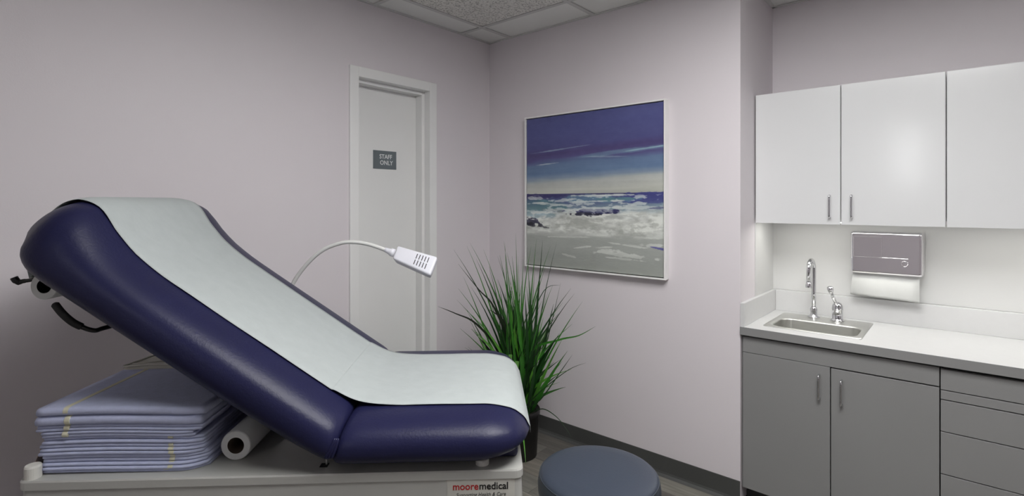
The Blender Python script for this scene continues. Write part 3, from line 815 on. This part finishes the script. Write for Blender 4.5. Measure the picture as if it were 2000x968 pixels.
for k in range(NW+1):
    yy = -PWH+2*PWH*k/NW
    # round the head end and down the backrest
    raw = []
    for j in range(0, 44):
        t_ = j/43
        s_ = .9495-(.9495-.10)*(1-math.cos(PI/2*t_))
        raw.append(bp2(s_, nt_back(s_)*gfac(yy, a_back(s_))))
    head = offset2(raw, .0035)
    slack = [(a+(bnor[0]*.004-.003)*math.exp(-((j-7)/5)**2), b+.005*math.exp(-((j-7)/5)**2)) for j, (a, b) in enumerate(head)]
    lead = [bp2(.895, -.118), bp2(.925, -.088), bp2(.949, -.045)]
    # seat part: the pad surface at this width
    raw = []
    for j in range(1, 33):
        s_ = .13+(.4849-.13)*math.sin(PI/2*j/32)
        raw.append((s_, HZ+nt_seat(s_)*gfac(yy, a_seat(s_))))
    raw += [(.4856, HZ-.006), (.4850, HZ-.014)]
    seat = offset2(raw, .0035)
    sg = .066*(1-gfac(yy, SA))
    bridge = [(-.030, .8835-sg), (.022, .8580-sg), (.075, .8462-sg)]
    line = smooth_path([Vector((a, yy, b)) for a, b in lead+[slack[0]]], 5)[:-1]+[Vector((a, yy, b)) for a, b in slack[:-1]]
    line += smooth_path([Vector((a, yy, b)) for a, b in [slack[-3], slack[-1]]+bridge+[seat[0], seat[2]]], 6)[6:-7]+[Vector((a, yy, b)) for a, b in seat]
    for v in line:
        v.z += .0012*noise.noise(Vector((v.x*9, yy*7, v.z*9)))
        if v.x > .1: v.z += .0035*math.exp(-((v.x-.38)/.09)**2)*math.exp(-((yy-.03-.25*(v.x-.38))/.012)**2)
    cols.append(line)
bm = bmesh.new()
vs = [[bm.verts.new(p) for p in c] for c in cols]
for a, b in zip(vs, vs[1:]):
    for k in range(len(a)-1): bm.faces.new((a[k], b[k], b[k+1], a[k+1]))
sh = obj('paper_sheet', bm, M['paper'], ep, smooth=True)
so = sh.modifiers.new('solid', 'SOLIDIFY'); so.thickness = .0006; so.offset = 0
# axle hook of the roll holder (part of the table)
bm = bmesh.new()
tube(bm, smooth_path([cpx(130, 540, 1.39), (rc[0], -PWH+.02, rc[2]), cpx(82, 543, 1.36), cpx(58, 547, 1.35), cpx(44, 549, 1.345), cpx(38, 551, 1.343), cpx(31, 547, 1.34), cpx(27, 541, 1.338)], 5),
     [.0048]*18+[.0056]*7+[.0075]*4+[.0085]*6+[.007], 12)
obj('roll_axle', bm, M['black_plastic'], et, smooth=True)

# maker's sticker on the base front
STX, STZ = .357, DK-.022-.0135
st = thing('maker_sticker', 'pale sticker with red and black lettering on the beige table base', 'sticker', tw_(STX, -LW+.0035, STZ), TYAW)
bm = bmesh.new(); box(bm, -.085, .085, -.0006, 0, -.055, .0125); obj('sticker_sheet', bm, M['sticker'], st)
def lett(name, body, size, m, x, z, **k): return text_mesh(name, body, size, m, st, (x, -.0012, z), (PI/2, 0, 0), align='LEFT', thick=.0002, **k)
L1 = lett('lettering', 'moore', .0250, M['logo_red'], -.0715, -.0135, off=.0004, sx=.95)
w1 = max(v.co.x for v in L1.data.vertices)
lett('lettering', 'medical', .0250, M['logo_black'], -.0715+w1+.0015, -.0135, off=.0004, sx=.97)
lett('lettering', 'Supporting Health & Care', .0135, M['logo_grey'], -.063, -.0305, shear=.25, sx=.88)

# ------------------------------------------------------------------ folded blue drapes stacked on the deck
def drape(idx, n, z0, z1, x0, x1, ya, yb, lift, roll, label, band_x):
    """a folded sheet: rounded front fold, layered right side, gentle sag"""
    th = z1-z0
    ctr = tw_((x0+x1)/2, (ya+yb)/2, z0)
    t = thing('folded_drape', label, 'drape', ctr, TYAW, 'folded blue drapes stacked on the table base')
    hx_, hy_ = (x1-x0)/2, (yb-ya)/2
    NXs, NYs = 22, 8
    rnd = random.Random(idx*13+1)
    ph = .7
    def zoff(x, y_):
        u = (x+hx_)/(2*hx_); v = (y_+hy_)/(2*hy_)
        return lift(u, v)+.0012*math.sin(u*5+ph)*(1-v)
    def mkslab(xa, xb, out, thick, zb):
        bm = bmesh.new(); rings = []
        # cross-section in y-z, swept along x
        prof_ = []
        m_ = 5
        for k in range(m_+1):
            a = -PI/2-PI*k/m_; prof_.append((-hy_+.006+out*0+thick/2*math.cos(a)*1.0, thick/2+thick/2*math.sin(a)))
        prof_ = [(-hy_+.004+thick/2*math.cos(-PI/2-PI*k/m_), thick/2+thick/2*math.sin(-PI/2-PI*k/m_)) for k in range(m_+1)]
        top_ = [(-hy_+.004+(2*hy_-.004)*k/NYs, thick) for k in range(1, NYs+1)]
        bot_ = [(-hy_+.004+(2*hy_-.004)*k/NYs, 0) for k in range(NYs, 0, -1)]
        sec = bot_+prof_+top_
        for i in range(NXs+1):
            x = xa+(xb-xa)*i/NXs
            fr = (x+hx_)/(2*hx_)
            rr_ = roll*max(0, (fr-.86)/.14)**2
            rings.append([(x-0*rr_, y_+rr_*.9*(1-(y_+hy_)/(2*hy_))-out, zb+z_+zoff(x, y_)) for y_, z_ in sec])
        loops(bm, rings)
        return bm
    k_ = n
    for j in range(k_):
        tt = th/k_*.97
        obj('fold_layer', mkslab(-hx_+rnd.uniform(-.003, .003), hx_+rnd.uniform(-.006, .004), rnd.uniform(-.0015, .0015), tt, j*th/k_), M['drape'], t, smooth=True)
    if band_x is not None:
        bm = mkslab(band_x-.006, band_x+.006, .0006, th*.985, .0006)
        b = obj('woven_band', bm, M['drape_band'], t, smooth=True); b['label'] = 'cream edge band'
    return t
ORD = ['bottom', 'second from the bottom', 'third from the bottom', 'fourth from the bottom', 'fifth from the bottom', 'sixth from the bottom', 'seventh from the bottom',
       'eighth from the bottom', 'ninth from the bottom', 'tenth from the bottom', 'fourth from the top', 'third from the top', 'second from the top', 'topmost']
z = DK+.001
SXL, SXR = -.728, -.342
for i in range(14):
    last = 13-i
    th = [.0078, .0086, .0082, .0088, .0082, .0090, .0080, .0086, .0084, .0080, .016, .014, .024, .021][i]
    n_ = 1 if i < 10 else (2 if i == 10 else 2 if i == 11 else 1)
    jx = random.uniform(-.004, .004)
    if i < 10:
        roll = .032-.0024*i
        lf = (lambda u, v, i=i: .004*i/9*math.sin(PI*min(1, u*1.1))*(1-.5*v))
        bx_ = -.414-.0012*abs(i-4) if i in (1, 2, 3, 4, 5, 6, 7) else None
        x0, x1 = SXL+jx, SXR+jx*.7+.0
        if i == 0: bx_ = -.43
        if i == 9: bx_ = -.42
    else:
        roll = .004
        x0, x1 = SXL-[.0, .013, .012, .010][i-10]*1.0+.004, SXR+[-.02, .0, .004, .006][i-10]
        base_l = [.0, .002, .003, .003][i-10]
        lf = (lambda u, v, i=i: .0040*math.sin(PI*min(1, u*1.1))*(1-.5*v))
        bx_ = [-.668, -.664, -.659, -.663][i-10]
    nm = ORD[i]
    lab = 'folded light blue drape, %s of the stack on the table base' % nm
    drape(i, n_, z, z+th, x0, x1, -.290+random.uniform(-.004, .004), .012, lf, roll, lab, bx_-(x0+x1)/2 if bx_ is not None else None)
    z += th+.0004
STACK_TOP = z
# film-wrapped pack standing on the deck behind the stack, under the backrest
pk = thing('plastic_package', 'film wrapped package behind the drape stack under the backrest', 'package', tw_(-.545, .155, DK), TYAW)
bm = bmesh.new(); rings = []
PH = STACK_TOP-DK+.002
for z_, g in ((0, -.004), (.004, 0), (PH*.5, .003), (PH-.008, .001), (PH-.002, -.004), (PH, -.012)):
    rg_ = []
    for px_, py_ in rrect(-.205-g, .205+g, -.125-g, .125+g, .014, 5):
        rg_.append((px_+.0025*noise.noise(Vector((px_*18, py_*18, z_*30))), py_+.002*noise.noise(Vector((py_*22, px_*15, z_*40))), z_+(.003*noise.noise(Vector((px_*14, py_*14, 5))) if z_ > .1 else 0)))
    rings.append(rg_)
loops(bm, rings); obj('wrapped_pack', bm, M['kraft'], pk, smooth=True)
bm = bmesh.new()
for a_ in ([(-.203, -.123, PH+.001), (-.10, -.118, PH+.004), (.03, -.121, PH+.003), (.2, -.122, PH+.001)], [(-.203, -.12, PH+.002), (-.17, -.03, PH+.006), (-.14, .06, PH+.005), (-.12, .12, PH+.002)],
           [(-.19, -.1, PH+.002), (-.06, -.07, PH+.0045), (.08, -.085, PH+.003), (.19, -.1, PH+.002)]):
    tube(bm, smooth_path(a_, 6), .0026, 6)
obj('film_seam', bm, M['kraft'], pk, smooth=True)

# printed card leaning at the left end of the stack
cd = thing('printed_card', 'pinkish printed card leaning against the left end of the drape stack', 'card', tw_(-.7495, -.180, DK), TYAW)
bm = bmesh.new()
vv = [(-.013, -.095, .001), (-.013, .10, .001), (.0125, .10, .068), (.0125, -.095, .068)]
vb = [(x-.001, y_, z_+.0006) for x, y_, z_ in vv]
loops(bm, [vv, vb]); obj('card_sheet', bm, M['card'], cd)
bm = bmesh.new()
for r_ in range(5):
    for k in range(9):
        if random.random() < .25: continue
        t0 = .15+.16*r_; yy = -.084+.019*k
        q = lambda tt, y_: (-.0145+.0255*tt-.0004, y_, .0018+.067*tt+.0008)
        vs = [bm.verts.new(q(*p)) for p in ((t0, yy), (t0+.05, yy), (t0+.05, yy+.011), (t0, yy+.011))]
        bm.faces.new(vs)
obj('print_marks', bm, M['logo_grey'], cd)

# spare paper roll lying on the deck
pr_ = bmesh.new(); torus_roll(pr_, .0384, .0212, .46)
o = obj('paper_roll', pr_, [M['roll_paper'], M['core']])
for p in o.data.polygons: p.use_smooth = abs(p.normal.z) < .5
o.location = tw_(-.283, -.238, DK+.0387); o.rotation_euler = (-PI/2, 0, TYAW)
tag(o, 'spare roll of white exam paper lying on the table base beside the drapes', 'paper roll')

# ------------------------------------------------------------------ gooseneck exam lamp behind the table
LZ = 2.08
def lw(px, py, Z=LZ): return cw((px-1000)/1022*Z, Z, CAM_H+(396.5-py)/1022*Z)
lb_ = lw(538, 640); lb_.z = 0
lp = thing('exam_lamp', 'white gooseneck exam lamp standing behind the navy table', 'lamp', lb_, YAW)
LM = (Matrix.Translation(lb_) @ Matrix.Rotation(YAW, 4, 'Z')).inverted()
L_ = lambda px, py, Z=LZ: LM @ lw(px, py, Z)
bm = bmesh.new(); lathe(bm, [(0, 0), (.13, 0), (.13, .02), (.12, .035), (.03, .045), (.018, .05), (0, .05)], 32); obj('lamp_base', bm, M['lampwhite'], lp, smooth=True)
bm = bmesh.new(); tube(bm, [(0, 0, .04), (0, 0, .74)], .014, 16); obj('pole', bm, M['lampwhite'], lp, smooth=True)
npts = [Vector((0, 0, .72)), Vector((0, 0, .80)), L_(551, 610), L_(571, 556), L_(598, 517), L_(630, 488.5), L_(665, 474.5), L_(690, 472.5), L_(715, 475.5), L_(740, 483), L_(757, 490)]
bm = bmesh.new(); tube(bm, smooth_path(npts, 6), .0078, 14); obj('gooseneck', bm, M['neckwhite'], lp, smooth=True)
bm = bmesh.new()
a_, b_, c_ = L_(752, 487), L_(762, 491.5), L_(770, 494)
tube(bm, [a_, a_.lerp(b_, .5), b_, b_.lerp(c_, .2), c_], [.009, .0105, .0125, .016, .016], 16); obj('neck_collar', bm, M['lampwhite'], lp, smooth=True)
# lamp head: hexahedron with a wider tip, top face turned to the viewer
TLc, TRc, BRc, BLc = L_(776, 478, 2.15), L_(855, 500.5, 2.09), L_(840, 537, 2.045), L_(766, 504, 2.105)
nrm = (TRc-TLc).cross(BLc-TLc).normalized()
if nrm.z < 0: nrm = -nrm
dwn = -nrm*.036
bm = bmesh.new()
top_ = [TLc, TRc, BRc, BLc]; cen = sum(top_, Vector())/4
low_ = [cen+(p-cen)*.93+dwn for p in top_]
loops(bm, [[tuple(p) for p in low_], [tuple(p) for p in top_]])
hd_ = obj('lamp_head', bm, M['lampwhite'], lp, bevel=.009, seg=4)
for p in hd_.data.polygons: p.use_smooth = True
bm = bmesh.new()
def face_pt(u, v, h=.0004):
    p = (TLc*(1-u)+TRc*u)*(1-v)+(BLc*(1-u)+BRc*u)*v
    return p+nrm*h
for k in range(5):
    for v0, v1 in ((.18, .47), (.53, .82)):
        u0 = .53+.071*k
        # slots follow the short side of the head
        q = [face_pt(u0, v0), face_pt(u0+.017, v0), face_pt(u0+.017, v1), face_pt(u0, v1)]
        lo = [p-nrm*.0006 for p in q]
        loops(bm, [[tuple(p) for p in lo], [tuple(p) for p in q]])
obj('vent_slots', bm, M['slot'], hd_)
bm = bmesh.new()
q = [cen+(p-cen)*.7+dwn*1.02 for p in top_]; q2 = [p+dwn*.03 for p in q]
loops(bm, [[tuple(p) for p in q2], [tuple(p) for p in q]]); obj('lamp_lens', bm, M['rubber_white'], hd_)

# ------------------------------------------------------------------ potted grass
PC = cw(.034, 2.87, 0)
pp = thing('potted_grass', 'tall green grass plant in a black pot in the room corner', 'plant', PC)
bm = bmesh.new()
lathe(bm, [(0, 0), (.098, 0), (.102, .004), (.113, .225), (.118, .228), (.12, .232), (.12, .252), (.117, .256), (.111, .254), (.108, .235), (0, .232)], 48)
obj('pot', bm, M['pot'], pp, smooth=False, bevel=0)
for p in bpy.data.objects[pp.children[0].name].data.polygons: p.use_smooth = True
bm = bmesh.new(); lathe(bm, [(0, .236), (.05, .239), (.107, .2345)], 24); obj('soil', bm, M['soil'], pp, smooth=True)
def blade(tip, base_, mid, wd, m, blunt=False, face=None):
    tip, base_, mid = Vector(tip), Vector(base_), Vector(mid)
    N = 9; bm = bmesh.new(); ly = bm.verts.layers.float.new('along'); prev = None
    for i in range(N+1):
        t = i/N
        p = base_*(1-t)**2+mid*2*t*(1-t)+tip*t*t
        tg = (2*(mid-base_)*(1-t)+2*(tip-mid)*t).normalized()
        sd = tg.cross(face).normalized()
        wv = wd*(.55+.45*min(1, t*4))*(1 if blunt else max(.03, (1-max(0, (t-.25)/.75)**1.25)))
        up = sd.cross(tg)
        row = []
        for kx, hz_ in ((-1, 0), (0, -.18), (1, 0)):
            v = bm.verts.new(p+sd*wv/2*kx+up*wv*hz_); v[ly] = t; row.append(v)
        if prev:
            for a in range(2): bm.faces.new((prev[a], prev[a+1], row[a+1], row[a]))
        prev = row
    return obj('leaf', bm, m, pp, smooth=True)
rg = random.Random(5)
def tip_local(px, py, Z):
    return cw((px-1000)/1022*Z, Z, CAM_H+(396.5-py)/1022*Z)-PC
def ok_tip(v):
    wv = PC+v
    return wv.y < YB-.025 and wv.x > XA+.03 and wv.z > .05
# outline blades: tips placed where the plant's outer blades reach
outline = [(886, 487), (912, 480), (918, 474), (944, 486), (986, 474), (984, 470), (1007, 455), (990, 492), (1022, 505), (1060, 468), (1048, 466), (1088, 470), (1038, 478), (1115, 563), (1122, 573), (1138, 588),
           (1118, 632), (895, 563), (892, 585), (1080, 556), (1095, 552), (972, 500), (976, 498), (930, 505), (938, 515), (1000, 500), (1075, 480), (1030, 490), (1012, 500), (955, 520), (1065, 520), (1052, 540),
           (1100, 590), (905, 540), (920, 560), (1086, 610), (1045, 520), (1020, 545), (962, 560), (905, 600), (915, 620), (1070, 570)]
def add_leaf(px, py, Z, wd, m, bend=1.0):
    v = tip_local(px, py, Z)
    if not ok_tip(v): return False
    a = rg.uniform(0, 2*PI); r = .075*math.sqrt(rg.random())
    b = Vector((r*math.cos(a), r*math.sin(a), .236))
    hz = Vector((v.x, v.y, 0))
    mid = b+Vector((hz.x*.28*bend+rg.uniform(-.03, .03), hz.y*.28*bend+rg.uniform(-.03, .03), (v.z-.236)*rg.uniform(.5, .62)))
    fdir = (-FW+RT*rg.uniform(-1.1, 1.1)+Vector((0, 0, rg.uniform(-.2, .5)))).normalized()
    blade(v, b, mid, wd, m, face=fdir)
    return True
for px, py in outline:
    for tr in range(12):
        if add_leaf(px, py, rg.uniform(2.55, 3.05), rg.uniform(.012, .018), rg.choice([LEAFS[0], LEAFS[0], LEAFS[1]])): break
cnt = 0
while cnt < 150:
    px = rg.gauss(1005, 66)
    if not 880 < px < 1135: continue
    edge = abs(px-1003)/130
    py = 530+120*edge**1.5+150*rg.random()**.8
    if add_leaf(px, py, rg.uniform(2.6, 3.08), rg.uniform(.017, .029), rg.choice([LEAFS[0], LEAFS[1], LEAFS[0], LEAFS[2], LEAFS[1]])): cnt += 1
# bent and drooping blades
def bent(pts, Z, wd, m, blunt=False):
    P_ = [tip_local(px, py, z_) for (px, py), z_ in zip(pts, Z)]
    path = smooth_path(P_, 5); bm = bmesh.new(); ly = bm.verts.layers.float.new('along'); prev = None; n = len(path)-1
    for i, p in enumerate(path):
        t = i/n; tg = (path[min(i+1, n)]-path[max(i-1, 0)]).normalized(); sd = tg.cross(-FW).normalized()
        wv = wd*(1 if blunt else max(.04, 1-t**1.6)); row = []
        for kx in (-1, 0, 1):
            v = bm.verts.new(p+sd*wv/2*kx-(sd.cross(tg))*(0 if kx else wv*.15)); v[ly] = t; row.append(v)
        if prev:
            for a in range(2): bm.faces.new((prev[a], prev[a+1], row[a+1], row[a]))
        prev = row
    obj('leaf', bm, m, pp, smooth=True)
bent([(1000, 800), (975, 690), (930, 632), (890, 612), (855, 598)], [2.85, 2.85, 2.82, 2.8, 2.78], .016, LEAFS[3])
bent([(1005, 800), (1035, 690), (1090, 664), (1130, 655), (1163, 637)], [2.85, 2.8, 2.75, 2.72, 2.7], .016, LEAFS[0])
bent([(1010, 800), (1000, 690), (965, 600), (935, 565), (895, 515)], [2.8, 2.78, 2.76, 2.74, 2.72], .015, LEAFS[3])
bent([(1010, 800), (1010, 700), (985, 630), (965, 610), (955, 605)], [2.78, 2.76, 2.74, 2.72, 2.7], .014, LEAFS[3])
bent([(1020, 800), (1055, 780), (1095, 725), (1118, 692)], [2.8, 2.76, 2.74, 2.72], .009, LEAFS[1])
bent([(1020, 800), (1058, 762), (1110, 722), (1145, 708)], [2.8, 2.76, 2.74, 2.72], .007, LEAFS[1])
bent([(1035, 806), (1060, 798), (1085, 812), (1105, 835), (1121, 862)], [2.8, 2.78, 2.76, 2.72, 2.68], .006, LEAFS[1])
bent([(1015, 808), (1020, 840), (1024, 870), (1027, 906)], [2.72, 2.72, 2.70, 2.66], .012, LEAFS[2])
bent([(1014, 800), (1006, 760), (1010, 705)], [2.62, 2.62, 2.6], .020, LEAFS[2], True)
bent([(1004, 790), (996, 740), (997, 692)], [2.62, 2.62, 2.6], .018, LEAFS[2], True)
bent([(1000, 800), (1030, 650), (1062, 568), (1095, 556)], [2.8, 2.75, 2.7, 2.68], .008, LEAFS[1])

# ------------------------------------------------------------------ stool
SR = .184
stl = thing('stool', 'round backless stool with slate blue vinyl seat in front of the plant wall', 'stool', cw(.262, 1.586, 0), YAW)
SHT = .567
bm = bmesh.new(); lathe(bm, [(0, SHT+.006), (.06, SHT+.0055), (.12, SHT+.004), (.155, SHT+.001), (.170, SHT-.004), (.1755, SHT-.009), (.177, SHT-.013)], 72); obj('seat_top', bm, M['stool'], stl, smooth=True)
bm = bmesh.new(); lathe(bm, [(.177, SHT-.013), (.181, SHT-.022), (.184, SHT-.04), (.183, SHT-.062), (.178, SHT-.078), (.17, SHT-.083), (0, SHT-.083)], 72); obj('seat_band', bm, M['stool_side'], stl, smooth=True)
bm = bmesh.new(); tube(bm, [(.1775*math.cos(2*PI*k/72), .1775*math.sin(2*PI*k/72), SHT-.0135) for k in range(73)], .0019, 8, cap=False); obj('piping', bm, M['stool_side'], stl, smooth=True)
bm = bmesh.new(); lathe(bm, [(0, .15), (.025, .15), (.025, .34), (.014, .345), (.014, SHT-.09), (.06, SHT-.083), (0, SHT-.083)], 24); obj('column', bm, M['chrome'], stl, smooth=True)
for k in range(5):
    a = 2*PI*k/5+.3
    bm = bmesh.new(); tube(bm, [(.015*math.cos(a), .015*math.sin(a), .16), (.12*math.cos(a), .12*math.sin(a), .13), (.25*math.cos(a), .25*math.sin(a), .075)], [.02, .018, .012], 10)
    lg = obj('leg', bm, M['chrome'], stl, smooth=True)
    bm = bmesh.new(); tube(bm, [(.25*math.cos(a)-.012*math.sin(a), .25*math.sin(a)+.012*math.cos(a), .0275), (.25*math.cos(a)+.012*math.sin(a), .25*math.sin(a)-.012*math.cos(a), .0275)], .0275, 18)
    tube(bm, [(.25*math.cos(a), .25*math.sin(a), .03), (.25*math.cos(a), .25*math.sin(a), .08)], .006, 8)
    obj('caster', bm, M['black_plastic'], lg)
